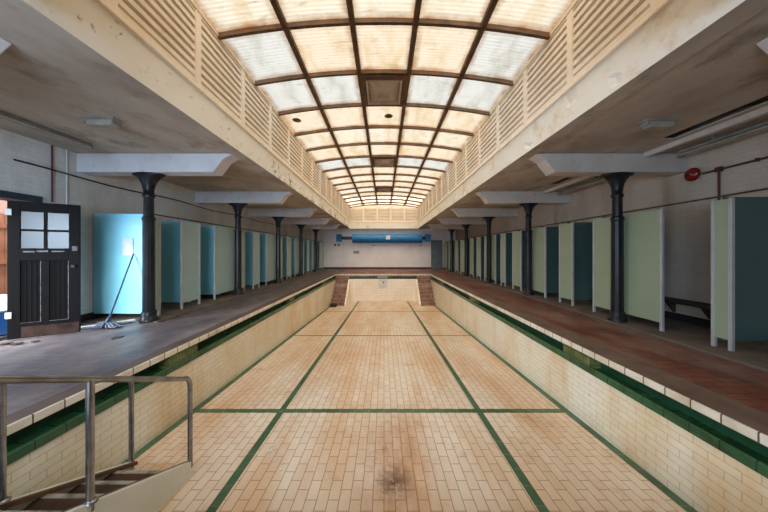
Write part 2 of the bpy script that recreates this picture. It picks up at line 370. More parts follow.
yy0, yy1 = YN, YF + .1
struct(MB().prism([(yy0, zf(yy0)-.2), (yy1, zf(yy1)-.2), (yy1, zf(yy1)), (yy0, zf(yy0))], 'x', XL-.1, XR+.1).build('floor_pool', M['pool_floor']), 'sloping cream tiled floor of the empty pool', 'pool floor')
def floor_strip(x0, x1, y0, y1, h):
    return [(x0,y0,zf(y0)-.02),(x1,y0,zf(y0)-.02),(x1,y1,zf(y1)-.02),(x0,y1,zf(y1)-.02),
            (x0,y0,zf(y0)+h),(x1,y0,zf(y0)+h),(x1,y1,zf(y1)+h),(x0,y1,zf(y1)+h)]
BF = [(0,3,2,1),(4,5,6,7),(0,1,5,4),(1,2,6,5),(2,3,7,6),(3,0,4,7)]
k = 5
for x0, x1, lab in ((XL-.01, XL+.10, 'green tile line along the foot of the door side pool wall'), (-1.65, -1.555, 'green lane line on the pool floor on the door side'),
                    (1.435, 1.53, 'green lane line on the pool floor on the bell side'), (XR-.10, XR+.01, 'green tile line along the foot of the bell side pool wall')):
    struct(MB().add(floor_strip(x0, x1, YN, YF, .003), BF).build('trim_%d' % k, M['line']), lab, 'lane line'); k += 1
for y, w, lab in ((4.15, .10, 'broad green cross line on the near pool floor'), (8.6, .06, 'middle thin green cross line on the pool floor'), (13.1, .05, 'far thin green cross line on the pool floor')):
    struct(MB().add(floor_strip(XL+.10, XR-.10, y-w/2, y+w/2, .004), BF).build('trim_%d' % k, M['line_cross']), lab, 'cross line'); k += 1

# far end of the pool
EX0, EX1 = -2.26, 2.12
struct(MB().box(XL-.3, XR+.3, YF+.055, YW, -.4, -.001).build('floor_far', M['deck']), 'red quarry tile deck beyond the far end of the pool', 'floor')
struct(MB().box(XL, XR, YF, YF+.055, -.09, .004).build('coping_far', M['coping_end'], bevel=.008), 'white coping across the far end of the pool', 'coping')
struct(MB().box(EX0, EX1, YF+.12, YF+.3, -.31, -.09).build('gutter_far', M['gutter']), 'dark green overflow gutter at the far end of the pool', 'gutter')
struct(MB().box(EX0, EX1, YF-.012, YF+.13, -.31, -.19).build('gutter_lip_far', M['green']), 'green glazed gutter lip at the far end of the pool', 'gutter')
struct(MB().box(XL, XR, YF, YF+.4, zf(YF)-.1, -.30).build('wall_pool_far', M['pool_end']), 'white tiled end wall of the pool', 'pool wall')
# near end (under the viewer)
struct(MB().box(XL-.4, XR+.4, YB, YN, -.4, -.001).build('floor_near', M['deck']), 'red quarry tile deck at the shallow end', 'floor')
struct(MB().box(XL-.3, XR+.3, YN-.4, YN, zf(YN)-.1, -.02).build('wall_pool_near', M['pool_end']), 'tiled shallow end wall of the pool', 'pool wall')

# corner steps at the deep end
def corner_steps(x0, x1, cheek_x, label):
    t = empty('corner_steps', ((x0+x1)/2, 15.9, zf(15.9)))
    n = 8; run = 1.85/(n)
    for i in range(n):
        y1 = YF-.001; y0 = 14.95 + i*run
        top = zf(15) + (i+1)*(-zf(15)/(n+.6)) - .02
        b = MB().box(x0, x1, y0, y0+run if i < n-1 else y1, zf(y0)-.02, top)
        b.build('step', M['step_red'], t)
    s = 1 if cheek_x > 0 else -1
    MB().prism([(14.85, zf(14.85)-.02), (YF-.001, zf(YF)-.02), (YF-.001, -.32), (16.55, -.33), (14.85, zf(14.85)+.10)], 'x', cheek_x, cheek_x - s*.09).build('cheek_wall', M['pool_end'], t, bevel=.01)
    return tag(t, label, 'steps', 'tiled corner steps at the deep end')
corner_steps(XL+.005, EX0+.04, EX0+.04, 'red tiled corner steps in deep end on the black door side')
corner_steps(EX1-.04, XR-.005, EX1-.04, 'red tiled corner steps in deep end on the fire bell side')

# ------------------------------------------------------------------ setting: walls and ceiling
DY0, DY1, DZ = 2.85, 4.62, 2.27     # doorway in the left wall
w = MB().box(WL-.3, WL, YB, DY0, -.2, 4.0).box(WL-.3, WL, DY0, DY1, DZ, 4.0).box(WL-.3, WL, DY1, YW+.3, -.2, 4.0)
struct(w.build('wall_left', M['wall']), 'white painted brick wall behind the black door and blue partition', 'wall')
struct(MB().box(WR, WR+.3, YB, YW+.3, -.2, 4.0).build('wall_right', M['wall_tan']), 'stained cream brick wall carrying the red bell', 'wall')
struct(MB().box(WL-.3, WR+.3, YW, YW+.3, -.2, 6).build('wall_far', M['wall_far']), 'white tiled wall at the far end behind the blue roller', 'wall')
struct(MB().box(WL-.3, -4.4, YB-.3, YB, -.2, 6).box(-4.4, -.2, YB-.3, YB, -.2, .95).box(-4.4, -.2, YB-.3, YB, 2.85, 6).box(-.2, WR+.3, YB-.3, YB, -.2, 6).build('wall_near', M['wall']), 'painted wall at the shallow end', 'wall')
struct(MB().box(WL, WR, YW-.03, YW, 0, .14).build('baseboard_far', M['skirting']), 'dark red skirting along the far tiled wall', 'skirting')
struct(MB().box(WL, WL+.02, DY1+.1, YW-.03, .015, .15).build('baseboard_left', M['black']), 'black skirting along the wall behind the door side cubicles', 'skirting')
struct(MB().box(WR-.02, WR, YB, YW-.03, .015, .16).build('baseboard_right', M['black']), 'black skirting along the wall behind the bell side cubicles', 'skirting')

for s, nm, side in ((-1, 'left', 'black door side'), (1, 'right', 'fire bell side')):
    wx = WL if s < 0 else WR
    c = MB()
    if s > 0:   # dark slots left by missing boards near the strip lights
        slots = [(3.0, 4.55), (6.9, 7.6), (10.3, 10.9)]
        ys = [YB] + [y for a in slots for y in a] + [YW]
        c.box(WX+.1, 4.4, YB, YW, ZC, 3.62).box(4.4, 4.75, YB, YW, ZC, ZC+.02).box(4.97, 5.3, YB, YW, ZC, ZC+.02).box(5.3, wx, YB, YW, ZC, 3.62)
        for i in range(0, len(ys), 2): c.box(4.75, 4.97, ys[i], ys[i+1], ZC, ZC+.02)
        struct(MB().box(4.4, 5.3, YB, YW, 3.58, 3.66).build('ceiling_void', M['black']), 'dark void seen through broken slots in the ceiling', 'ceiling')
    else:
        c.box(s*(WX+.1), wx, YB, YW, ZC, 3.62)
    struct(c.build('ceiling_%s' % nm, M['ceiling']), 'stained plaster aisle ceiling on the %s' % side, 'ceiling')
    struct(MB().box(s*(WX+.004), s*3.0, YB, YE, ZC-.025, ZC).build('trim_%d' % (k), M['ceiling']), 'raised plaster band of ceiling beside the light well on the %s' % side, 'ceiling band'); k += 1
    # fascia of the light well: plaster with chipped patches cut into real relief
    fb = MB(); ny = 240; zs = [ZC-.025, ZC+.02, ZC+.07, ZC+.13, ZC+.2, ZC+.28, 3.84]
    rnd = random.Random(11 if s < 0 else 12)
    chips = [(rnd.uniform(6.5, 13.0) if s < 0 else rnd.uniform(3, 18), rnd.uniform(ZC-.02, ZC+.32), rnd.uniform(.03, .16), rnd.uniform(.03, .1)) for _ in range(70 if s < 0 else 14)]
    vs = []; fs = []
    for i in range(ny+1):
        y = YB + (YE-YB)*i/ny
        for z in zs:
            d = 0
            for cy, cz, ry, rz in chips:
                q = ((y-cy)/ry)**2 + ((z-cz)/rz)**2
                if q < 1: d = max(d, .022*(1-q)**.5)
            vs.append((s*(WX+d), y, z))
    m_ = len(zs)
    for i in range(ny):
        for j in range(m_-1):
            fs.append((i*m_+j, (i+1)*m_+j, (i+1)*m_+j+1, i*m_+j+1))
    fb.add(vs, fs)
    fb.box(s*(WX+.03), s*3.05, YB, YE, ZC+.001, 3.84)
    struct(fb.build('fascia_%s' % nm, M['fascia_worn' if s < 0 else 'fascia']), 'cream chipped plaster fascia of the light well on the %s' % side, 'fascia')
    struct(MB().prism([(s*(WX-.035), 3.80), (s*(WX-.035), 3.835), (s*(WX-.015), 3.86), (s*3.1, 3.86), (s*3.1, 3.79), (s*WX, 3.79)], 'y', YB, YE).build('trim_%d' % k, M['louvre']), 'moulded ledge under the louvres on the %s' % side, 'ledge'); k += 1
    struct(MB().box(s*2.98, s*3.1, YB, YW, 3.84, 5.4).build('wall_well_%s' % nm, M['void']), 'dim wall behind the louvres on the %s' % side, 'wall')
    struct(MB().box(s*(WX-.012), s*3.1, YB, YE, 4.965, 5.03).build('trim_%d' % k, M['louvre']), 'cream head rail above the louvres on the %s' % side, 'rail'); k += 1
struct(MB().box(-WX-.2, WX+.2, YB, ribs0, ZC+.001, 3.7).build('ceiling_near', M['ceiling']), 'added unseen plaster ceiling over the shallow end', 'ceiling')  # added out of view, cuts the skylight short to darken the near end
struct(MB().box(-WX-.3, WX+.3, ribs0-.1, ribs0, 3.7, 5.5).build('wall_well_near', M['louvre']), 'cream gable at the near end of the skylight', 'wall')
# far end of the well
struct(MB().box(-WX-.3, WX+.3, YE, YE+.25, ZC-.05, 3.84).build('fascia_far', M['fascia']), 'cream plaster beam closing the far end of the light well', 'fascia')
struct(MB().box(-WX, WX, YE-.03, YE+.1, 3.80, 3.87).build('trim_%d' % k, M['louvre']), 'moulded ledge across the far end of the light well', 'ledge'); k += 1
struct(MB().box(-WX-.3, WX+.3, YE+.08, YE+.3, 3.84, 5.5).build('wall_well_far', M['louvre']), 'cream boarded gable at the far end of the light well', 'wall')
struct(MB().box(-3.1, 3.1, YE+.2, YW+.1, 3.3, 3.62).build('ceiling_far', M['ceiling']), 'ceiling over the far end deck', 'ceiling')

ORD = ['first', 'second', 'third', 'fourth', 'fifth', 'sixth', 'seventh', 'eighth', 'ninth', 'tenth', 'eleventh', 'twelfth', 'thirteenth', 'fourteenth', 'fifteenth', 'sixteenth', 'seventeenth', 'eighteenth']

# louvred panels between square posts
for s, side in ((-1, 'black door side'), (1, 'fire bell side')):
    n = 0
    for i in range(-2, 14):
        y0, y1 = max(ribs0+.06, 3.93 + 1.25*i), 3.93 + 1.25*(i+1)
        if y1 > YE: y1 = YE
        t = empty('louvre_screen', (s*(WX+.06), y0, 3.86))
        f = MB().box(s*WX, s*(WX+.09), y0-.06, y0+.06, 3.86, 4.965)
        f.box(s*(WX+.01), s*(WX+.08), y0+.06, y1-.06, 3.86, 3.945).box(s*(WX+.01), s*(WX+.08), y0+.06, y1-.06, 4.925, 4.965)
        f.build('frame', M['louvre'], t)
        b = MB(); ns = 8; pit = .97/ns
        for j in range(ns):
            zc = 3.955 + pit*(j+.5)
            b.prism([(s*(WX+.012), zc+.036), (s*(WX+.012), zc-.026), (s*(WX+.085), zc-.058), (s*(WX+.085), zc-.044), (s*(WX+.03), zc+.036)], 'y', y0+.06, y1-.06)
        b.build('slat', M['louvre'], t)
        tag(t, 'cream slatted louvre screen, %s from shallow end, %s' % (ORD[n], side), 'louvre', 'louvre screens of the light well'); n += 1
n = 0
for x0, x1 in ((-2.75, -1.65), (-1.65, -.55), (-.55, .55), (.55, 1.65), (1.65, 2.75)):
    t = empty('louvre_screen', ((x0+x1)/2, YE+.04, 3.87))
    MB().box(x0, x0+.05, YE, YE+.08, 3.87, 5.05).box(x1-.05, x1, YE, YE+.08, 3.87, 5.05).box(x0+.05, x1-.05, YE+.01, YE+.07, 3.87, 3.91).build('frame', M['louvre'], t)
    b = MB()
    for j in range(9):
        zc = 3.97+.118*j
        b.prism([(YE+.005, zc+.036), (YE+.005, zc-.026), (YE+.07, zc-.056), (YE+.07, zc-.044), (YE+.02, zc+.036)], 'x', x0+.05, x1-.05)
    b.build('slat', M['louvre'], t)
    tag(t, 'cream slatted gable screen above blue roller, %s counted from the black door side' % ORD[n], 'louvre', 'gable louvre screens'); n += 1

# ------------------------------------------------------------------ skylight: window_1 > arched ribs, purlins, panes
R_ = (WX**2 + .25**2)/(2*.25)
def arc(x): return 5.02 + .25 - (R_ - math.sqrt(R_*R_ - x*x))
sky = empty('window_1', (0, 10, 5.02))
struct(sky, 'long shallow arched skylight of stained translucent sheets over the pool', 'skylight')
PX = [-2.75, -1.65, -.53, .53, 1.65, 2.75]
ribs = [4.41 + 1.24*i for i in range(-2, 14)]
def arched(x0, x1, y0, y1, d0, d1, nseg=8):
    b = MB()
    xs = [x0 + (x1-x0)*i/nseg for i in range(nseg+1)]
    poly = [(x, arc(x)+d0) for x in xs] + [(x, arc(x)+d1) for x in reversed(xs)]
    return b.prism(poly, 'y', y0, y1)
for y in ribs + [YE-.02]:
    arched(-WX, WX, y-.03, y+.03, -.07, .03, 20).build('rib', M['rib'], sky)
for x in PX[1:-1]:
    MB().prism([(x-.045, arc(x)-.055), (x+.045, arc(x)-.055), (x+.045, arc(x)+.025), (x-.045, arc(x)+.025)], 'y', ribs[0], YE).build('purlin', M['rib'], sky)
VENT_ROWS = {3: 1, 7: 1, 11: 1}     # bays (index in ribs) that carry a vent in the middle
ys = ribs + [YE-.02]
for i in range(len(ys)-1):
    y0, y1 = ys[i], ys[i+1]
    if y1 - y0 < .2: continue
    for j in range(5):
        if i in VENT_ROWS and j == 2: continue
        mm = PANES[2] if (i in (3, 7)) or (i == 2 and j in (0, 4)) else PANES[(i*3+j*2) % 2]
        arched(PX[j], PX[j+1], y0, y1, .004, .012, 6).build('pane', mm, sky)
# vents
n = 0
for i in VENT_ROWS:
    y0, y1 = ys[i]+.03, ys[i+1]-.03
    z = arc(.53) - .03
    t = empty('ceiling_vent', (0, (y0+y1)/2, z))
    zt = arc(0)+.05
    fr = MB().box(-.53, -.40, y0, y1, z-.06, zt).box(.40, .53, y0, y1, z-.06, zt).box(-.40, .40, y0, y0+.13, z-.06, zt).box(-.40, .40, y1-.13, y1, z-.06, zt)
    fr.build('frame', M['rib'], t)
    MB().box(-.40, -.36, y0+.13, y1-.13, z-.09, z+.02).box(.36, .40, y0+.13, y1-.13, z-.09, z+.02).box(-.36, .36, y0+.13, y0+.17, z-.09, z+.02).box(-.36, .36, y1-.17, y1-.13, z-.09, z+.02).build('trim', M['vent'], t)
    # hopper: a stepped pyramid recess
    b = MB(); a0, c0 = .36, (y1-y0)/2-.17; ym = (y0+y1)/2
    a1, c1 = .14, .10; zb, zc = z-.02, z-.13
    v = [(-a0,ym-c0,zb),(a0,ym-c0,zb),(a0,ym+c0,zb),(-a0,ym+c0,zb),(-a1,ym-c1,zc),(a1,ym-c1,zc),(a1,ym+c1,zc),(-a1,ym+c1,zc)]
    b.add(v, [(0,1,5,4),(1,2,6,5),(2,3,7,6),(3,0,4,7)])
    b.add([(x,y,zc+.03) for x,y,_ in v[4:]]+[(x,y,zc) for x,y,_ in v[4:]], [(0,1,2,3),(0,1,5,4),(1,2,6,5),(2,3,7,6),(3,0,4,7)])
    b.add([(-a0,ym-c0,zt),(a0,ym-c0,zt),(a0,ym+c0,zt),(-a0,ym+c0,zt)], [(0,1,2,3)])
    b.build('hopper', M['vent'], t)
    tag(t, '%s brown framed hopper vent in the middle of the skylight' % ['nearest', 'second nearest', 'farthest'][n], 'vent', 'skylight vents'); n += 1

# small round vents in the skylight, seen as dark discs
for x, y, lab in ((.13, 7.5, 'small dark round ventilator in the skylight just past the nearest hopper vent'), (-2.42, 7.35, 'small dark round ventilator at the skylight edge on the black door side')):
    tag(MB().lathe((x, y, arc(x)-.06), [(.02, .015), (.09, .02), (.12, .035), (.09, .06), (.05, .07)], 16).build('roof_ventilator', M['rib']), lab, 'ventilator', 'round roof ventilators')

# ------------------------------------------------------------------ cross beams and columns
COLY = [5.34 + 3.27*i for i in range(5)]
for s, side in ((-1, 'black door side'), (1, 'fire bell side')):
    wx = WL if s < 0 else WR; cx = s*4.74 if s < 0 else 4.70
    for i, y in enumerate([2.32] + COLY):
        zb = 2.97; z1 = ZC-.004
        tip = [(s*2.93, z1), (s*3.04, z1-.05), (s*3.16, z1-.12), (s*3.24, z1-.23), (s*3.35, zb)] if i else [(s*3.45, z1), (s*3.88, zb)]
        b = MB().prism([(wx, zb), (wx, z1)] + tip, 'y', y-.15, y+.15)
        o = b.build('beam', M['beam' if s < 0 else 'beam_tan'], bevel=.012)
        struct(o, 'white plastered cross beam, %s from shallow end, %s' % (ORD[i], side), 'beam')
    for i, y in enumerate(COLY):
        t = empty('cast_iron_column', (cx, y, .015))
        MB().lathe((cx, y, .015), [(.15, 0), (.15, .05), (.125, .07), (.125, .16), (.112, .19)], 16).build('base', M['iron'], t)
        MB().lathe((cx, y, 0), [(.104, .18), (.100, 2.02), (.112, 2.04), (.112, 2.09), (.088, 2.12), (.082, 2.52)], 12, smooth=False).build('shaft', M['iron'], t)
        MB().lathe((cx, y, 0), [(.098, 2.50), (.104, 2.53), (.098, 2.56), (.086, 2.57), (.092, 2.66), (.112, 2.75), (.155, 2.84), (.235, 2.915), (.31, 2.94), (.31, 2.968)], 20,
                   sy=lambda r, z: 1 if r < .1 else max(.5, 1-.5*(r-.1)/.2)).build('capital', M['iron'], t)
        tag(t, 'black iron column with flared head, %s from shallow end, %s' % (ORD[i], side), 'column', 'cast iron columns', 'thing')

# ------------------------------------------------------------------ changing cubicles
LU = [(5.46, 5.79, [5.5]), (6.43, 7.04, [6.75]), (7.68, 9.3, [7.95, 9.1]), (9.95, 10.4, [10.2]), (11.05, 12.75, [11.3, 12.55]), (13.4, 13.95, [13.7]),
      (14.6, 16.2, [14.85, 16.0]), (16.85, 17.4, [17.1]), (18.0, 19.5, [18.25, 19.3]), (20.1, 21.3, [20.4])]
RU = [(3.6, 3.79, [3.7]), (4.50, 5.95, [5.75]), (6.63, 7.1, [6.85]), (7.75, 8.8, [8.0]), (9.12, 9.69, [9.4]), (10.31, 10.67, [10.5]), (11.2, 12.4, [11.4, 12.2]),
      (12.95, 13.45, [13.2]), (14.0, 14.5, [14.25]), (15.05, 16.3, [15.3, 16.1]), (16.9, 17.6, [17.2]), (18.1, 19.3, [18.4, 19.1]), (19.9, 21.0, [20.2])]
for s, units, side, wx, tm in ((-1, LU, 'black door side', WL, 'teal'), (1, RU, 'fire bell side', WR, 'teal_shaded')):
    xf = s*4.81 if s < 0 else 4.76; units = units if s < 0 else [(a*1.03, b*1.03, [q*1.03 for q in c]) for a, b, c in units]
    xb = wx - s*.0
    clash = 4.74
    for i, (y0, y1, ps) in enumerate(units):
        t = empty('cubicle_screen', (xf, (y0+y1)/2, .015))
        # front panel stands just behind the columns
        xp = xf + s*.09 if True else xf
        MB().box(xp, xp+s*.025, y0+.02, y1-.02, .16, 2.15).build('front_panel', M['sage' if s > 0 else 'sage_bluelit'], t)
        for y in (y0, y1):
            MB().box(xp-s*.012, xp+s*.035, y-.022, y+.022, .015, 2.16).build('post', M['post'], t, bevel=.004)
        for y in ps:
            MB().box(xp+s*.03, wx-s*.022, y-.012, y+.012, .125, 2.19).build('side_panel', M[tm if i or s < 0 else 'teal_shaded'], t)
            MB().box(wx-s*.022, wx-s*.001, y-.02, y+.02, .16, 2.2).build('wall_channel', M['post'], t)
        lab = 'green cubicle screen with %s, %s from shallow end, %s' % ('two teal wings' if len(ps) > 1 else 'one teal wing', ORD[i], side)
        tag(t, lab, 'cubicle screen', 'changing cubicle screens')
    ya, yb_ = (5.5, 21.3) if s < 0 else (2.6, 21.0)
    o = MB().box(xf+s*.09, xf+s*.115, ya, yb_, 2.19, 2.215).build('cubicle_head_rail', M['wood_dark'])
    tag(o, 'thin dark head rail running over the cubicles on the %s' % side, 'rail')
# bench in the open cubicle
t = empty('cubicle_bench', (5.8, 4.8, .015))
MB().box(5.72, 5.925, 3.9, 5.70, .385, .435).build('seat', M['wood_dark'], t, bevel=.006)
for y in (4.2, 4.8, 5.4):
    MB().prism([(5.75, .385), (5.925, .385), (5.925, .18), (5.90, .18)], 'y', y-.02, y+.02).build('bracket', M['wood_dark'], t)
MB().box(5.93, 5.95, 3.9, 5.70, .36, .46).build('wall_rail', M['wood_dark'], t)
tag(t, 'dark timber wall bench inside the doorless cubicle below the red bell', 'bench')

# ------------------------------------------------------------------ black half-glazed door, open into the aisle
struct(MB().box(WL-.32, WL+.03, DY0-.12, DY0, 0, DZ+.1).box(WL-.32, WL+.0, DY1-.01, DY1+.03, 0, DZ+.0).box(WL-.32, WL+.03, DY0-.12, 4.66, DZ-.01, DZ+.1).build('trim_%d' % k, M['frame_dark']), 'dark blue door frame and long lintel around the outer doorway', 'door frame'); k += 1
H = Vector((-5.92, 4.17, 0)); E = Vector((-5.27, 4.60, 0)); d = (E-H).normalized(); L = (E-H).length
nrm = Vector((d.y, -d.x, 0))            # towards the viewer
door = empty('door_1', (H.x, H.y, .02))
struct(door, 'black half glazed wooden door standing open beside the bright doorway', 'door')
def dbox(b, u0, u1, z0, z1, t0, t1):
    vs = [H + d*u + nrm*t + Vector((0, 0, z)) for z in (z0, z1) for u, t in ((u0,t0),(u1,t0),(u1,t1),(u0,t1))]
    return b.add(vs, BF)
DH = 2.21
b = MB()
for u0, u1, z0, z1 in ((0,.13,.02,DH), (L-.13,L,.02,DH), (.13,L-.13,.02,.26), (.13,L-.13,DH-.16,DH), (.13,L-.13,1.26,1.46), (L/2-.045,L/2+.045,.26,1.26)):
    dbox(b, u0, u1, z0, z1, -.022, .022)
b.build('leaf_frame', M['door_black'], door, bevel=.004)
for u0, u1 in ((.13, L/2-.045), (L/2+.045, L-.13)):
    b = MB(); dbox(b, u0, u1, .26, 1.26, -.008, .008)
    nb = 4
    for j in range(1, nb): dbox(b, u0+(u1-u0)*j/nb-.004, u0+(u1-u0)*j/nb+.004, .26, 1.26, .008, .013)
    b.build('leaf_panel', M['door_black'], door)
    e = MB(); dbox(e, u1-.008, u1, .27, 1.25, .0222, .0235); dbox(e, u0, u1, .26, .266, .0222, .0235)
    e.build('worn_edge', M['door_worn'], door)
b = MB(); dbox(b, L/2-.018, L/2+.018, 1.46, DH-.16, -.02, .02); dbox(b, .13, L/2-.018, 1.735, 1.77, -.018, .018); dbox(b, L/2+.018, L-.13, 1.735, 1.77, -.018, .018)
b.build('glazing_bar', M['door_black'], door)
for u0, u1 in ((.13, L/2-.018), (L/2+.018, L-.13)):
    for z0, z1 in ((1.46, 1.735), (1.77, DH-.16)):
        p = MB(); dbox(p, u0, u1, z0, z1, -.004, .004); p.build('pane', M['frosted'], door)
for z in (.35, 1.98):
    p = MB(); dbox(p, -.02, .045, z, z+.10, .022, .03); p.build('hinge', M['white'], door)
p = MB(); dbox(p, .16, .28, 1.395, 1.415, .022, .026); dbox(p, .30, .42, 1.40, 1.425, .022, .026); dbox(p, .46, .6, 1.40, 1.42, .022, .026)
p.build('letter_plate', M['door_worn'], door)
p = MB(); dbox(p, .14, L-.01, .03, .20, .022, .025); p.build('kick_plate', M['kick'], door)
p = MB(); c = H + d*(L-.06) + nrm*.022
p.tube([c+Vector((0,0,1.16)), c+nrm*.05+Vector((0,0,1.16))], [.012, .012], 10); p.tube([c+nrm*.05+Vector((0,0,1.16)), c+nrm*.065+Vector((0,0,1.16)), c+nrm*.09+Vector((0,0,1.16))], [.02, .03, .022], 12)
p.build('knob', M['iron'], door)
p = MB(); dbox(p, L-.09, L-.03, 1.42, 1.50, .022, .03); p.build('lock_plate', M['door_worn'], door)

# outside the doorway
struct(MB().box(-13, WL-.3, -4, 14, -.3, -.01).build('ground', M['ground']), 'grey concrete yard outside the doorway', 'ground')
t = empty('yard_fence', (-8.0, 6.4, -.01))
MB().box(-8.0, -7.96, 4.6, 8.2, 0, 2.2).build('boarding', M['fence'], t)
for z in (.35, 1.15, 1.9): MB().box(-7.96, -7.91, 4.6, 8.2, z, z+.09).build('rail', M['fence'], t)
tag(t, 'orange timber board fence seen through the doorway', 'fence')
struct(MB().box(-12.3, -12, 0, 14, -.1, 4.6).build('exterior_wall', M['brick']), 'pale pink brick building beyond the yard fence', 'building')
t = empty('storage_crate', (-6.72, 4.55, -.01))
MB().box(-7.1, -6.4, 4.35, 4.95, 0, .42).build('body', M['crate'], t, bevel=.02)
MB().obox(Matrix.Translation((-6.75, 4.65, .50)) @ Matrix.Rotation(.25, 4, 'Y'), .78, .66, .03).build('lid', M['mark'], t)
tag(t, 'blue crate with pale tilted lid just outside the doorway', 'crate')

# things beside the door
mh = Vector((-5.12, 4.90, .02)); top = Vector((-5.17, 5.47, 1.36))
t = empty('mop', mh)
MB().tube([mh+Vector((0,.02,.10)), top], [.016, .014], 10).build('handle', M['mop_blue'], t)
MB().tube([mh+Vector((0,.0,.05)), mh+Vector((0,.045,.17))], [.05, .022], 10).build('socket', M['mop_blue'], t)
b = MB(); rr = random.Random(3)
for i in range(64):
    a = rr.uniform(0, 2*PI); l = rr.uniform(.10, .20)
    p0 = mh + Vector((rr.uniform(-.03,.03), rr.uniform(-.02,.02), .07))
    p2 = mh + Vector((math.cos(a)*l*1.3, math.sin(a)*l*.55, .010)); p1 = (p0+p2)/2 + Vector((rr.uniform(-.03,.03), rr.uniform(-.02,.02), .035))
    b.tube([p0, p1, p2, p2+Vector((math.cos(a+.6)*.05, math.sin(a+.6)*.04, 0))], [.012, .013, .012, .009], 6)
b.build('mop_head', M['mop_grey'], t)
tag(t, 'string mop with dark blue handle leaning on the turquoise partition', 'mop')
tag(MB().box(-5.41, -5.19, 5.479, 5.4875, 1.33, 1.69).build('paper_notice', M['paper']), 'white paper notice fixed to the turquoise partition above the mop', 'notice')
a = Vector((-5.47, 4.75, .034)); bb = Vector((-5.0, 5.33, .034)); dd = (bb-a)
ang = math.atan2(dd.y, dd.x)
tag(MB().obox(Matrix.Translation((a+bb)/2) @ Matrix.Rotation(ang, 4, 'Z'), dd.length, .07, .035).build('pale_stripe', M['stripe'], bevel=.004), 'pale batten lying on floor between mop and nearest column', 'stripe')  # pale raised stripe from the door edge towards the nearest column

# ------------------------------------------------------------------ services on walls and ceilings
def strip_light(x, y0, y1, z, label):
    t = empty('strip_light', (x, y0, z))
    MB().prism([(x-.05, z), (x-.07, z-.045), (x+.07, z-.045), (x+.05, z)], 'y', y0, y1).build('housing', M['lamp_grey'], t)
    for q in (-.045, .045):
        MB().tube([(x+q, y0+.03, z-.075), (x+q, y1-.03, z-.075)], .018, 10).build('tube', M['diffuser'], t)
    for y in (y0+.01, y1-.03): MB().box(x-.07, x+.07, y, y+.02, z-.10, z-.045).build('end_cap', M['lamp_grey'], t)
    return tag(t, label, 'strip light', 'ceiling strip lights')
strip_light(-5.28, 2.9, 4.75, ZC+.002, 'twin tube strip light on the ceiling above the black door')
strip_light(5.55, 2.9, 4.95, ZC-.06, 'twin tube strip light nearest the red bell')
strip_light(5.5, 6.3, 8.3, ZC-.06, 'twin tube strip light beyond the first cross beam past the bell')
for y0, y1, i in ((2.8, 5.188, 0), (5.492, 8.45, 1)):
    tag(MB().box(5.08, 5.17, y0, y1, ZC-.085, ZC+.002).build('cable_trunking', M['beam_tan'], bevel=.005), 'white boxed cable trunking under ceiling %s' % ['before the first column beside the bell', 'between first and second columns past the bell'][i], 'trunking', 'ceiling trunking')
for y in (3.4, 4.4): tag(MB().box(5.47, 5.63, y-.02, y+.02, ZC-.062, ZC+.001).build('light_bracket', M['lamp_grey']), 'small bracket holding the strip light nearest the bell, %s one' % ('near' if y < 4 else 'far'), 'bracket')
for y in (6.8, 7.8): tag(MB().box(5.42, 5.58, y-.02, y+.02, ZC-.062, ZC+.001).build('light_bracket', M['lamp_grey']), 'small bracket holding the second strip light past the bell, %s one' % ('near' if y < 7 else 'far'), 'bracket')
for x, y, side in ((-4.1, 3.86, 'black door side'), (4.05, 3.92, 'fire bell side')):
    t = empty('bulkhead_light', (x, y, ZC))
    MB().box(x-.23, x+.23, y-.07, y+.07, ZC-.03, ZC+.002).build('back_plate', M['lamp_grey'], t)
    MB().prism([(x-.20, ZC-.03), (x-.18, ZC-.095), (x-.15, ZC-.11), (x+.15, ZC-.11), (x+.18, ZC-.095), (x+.20, ZC-.03)], 'y', y-.06, y+.06).build('diffuser', M['diffuser'], t, bevel=.008)
    MB().box(x-.21, x-.19, y-.065, y+.065, ZC-.09, ZC-.03).build('end_clip', M['lamp_grey'], t)
    MB().box(x+.19, x+.21, y-.065, y+.065, ZC-.09, ZC-.03).build('end_clip', M['lamp_grey'], t)
    tag(t, 'oblong bulkhead light on the aisle ceiling on the %s' % side, 'ceiling light', 'bulkhead lights')
# red bell and its conduit
t = empty('fire_bell', (WR, 5.06, 2.88))
def xl(c, prof, s, n=24):
    vs = []
    for r, h in prof:
        for q in range(n): vs.append((c[0]+s*h, c[1]+r*math.cos(2*PI*q/n), c[2]+r*math.sin(2*PI*q/n)))
    b = MB(); b.add(vs, [(i*n+q, i*n+(q+1) % n, (i+1)*n+(q+1) % n, (i+1)*n+q) for i in range(len(prof)-1) for q in range(n)], True)
    b.add(vs[-n:], [tuple(range(n))]); return b
xl((WR, 5.06, 2.88), [(.122, .05), (.128, .055), (.125, .075), (.105, .105), (.06, .125), (.018, .13), (.018, .14), (.002, .142)], -1).build('gong', M['red'], t)
xl((WR, 5.06, 2.88), [(.07, -.004), (.07, .06), (.03, .06)], -1).build('back_box', M['red_pipe'], t)
tag(t, 'round red fire bell on the stained cream wall', 'fire bell')
t = empty('red_conduit', (WR-.03, 4.5, 2.86))
MB().tube([(WR-.035, 4.925, 2.855), (WR-.035, 2.4, 2.87)], .017, 10).build('pipe', M['red_pipe'], t)
MB().tube([(WR-.035, 4.68, 2.86), (WR-.035, 4.68, 2.2)], .017, 10).build('drop_pipe', M['red_pipe'], t)
MB().box(WR-.065, WR-.002, 4.64, 4.72, 2.82, 2.90).build('junction_box', M['red_pipe'], t)
for y in (4.2, 3.4, 2.7): MB().box(WR-.055, WR-.001, y-.012, y+.012, 2.835, 2.89).build('clip', M['red_pipe'], t)
tag(t, 'dark red conduit with a drop pipe running from the bell', 'conduit')
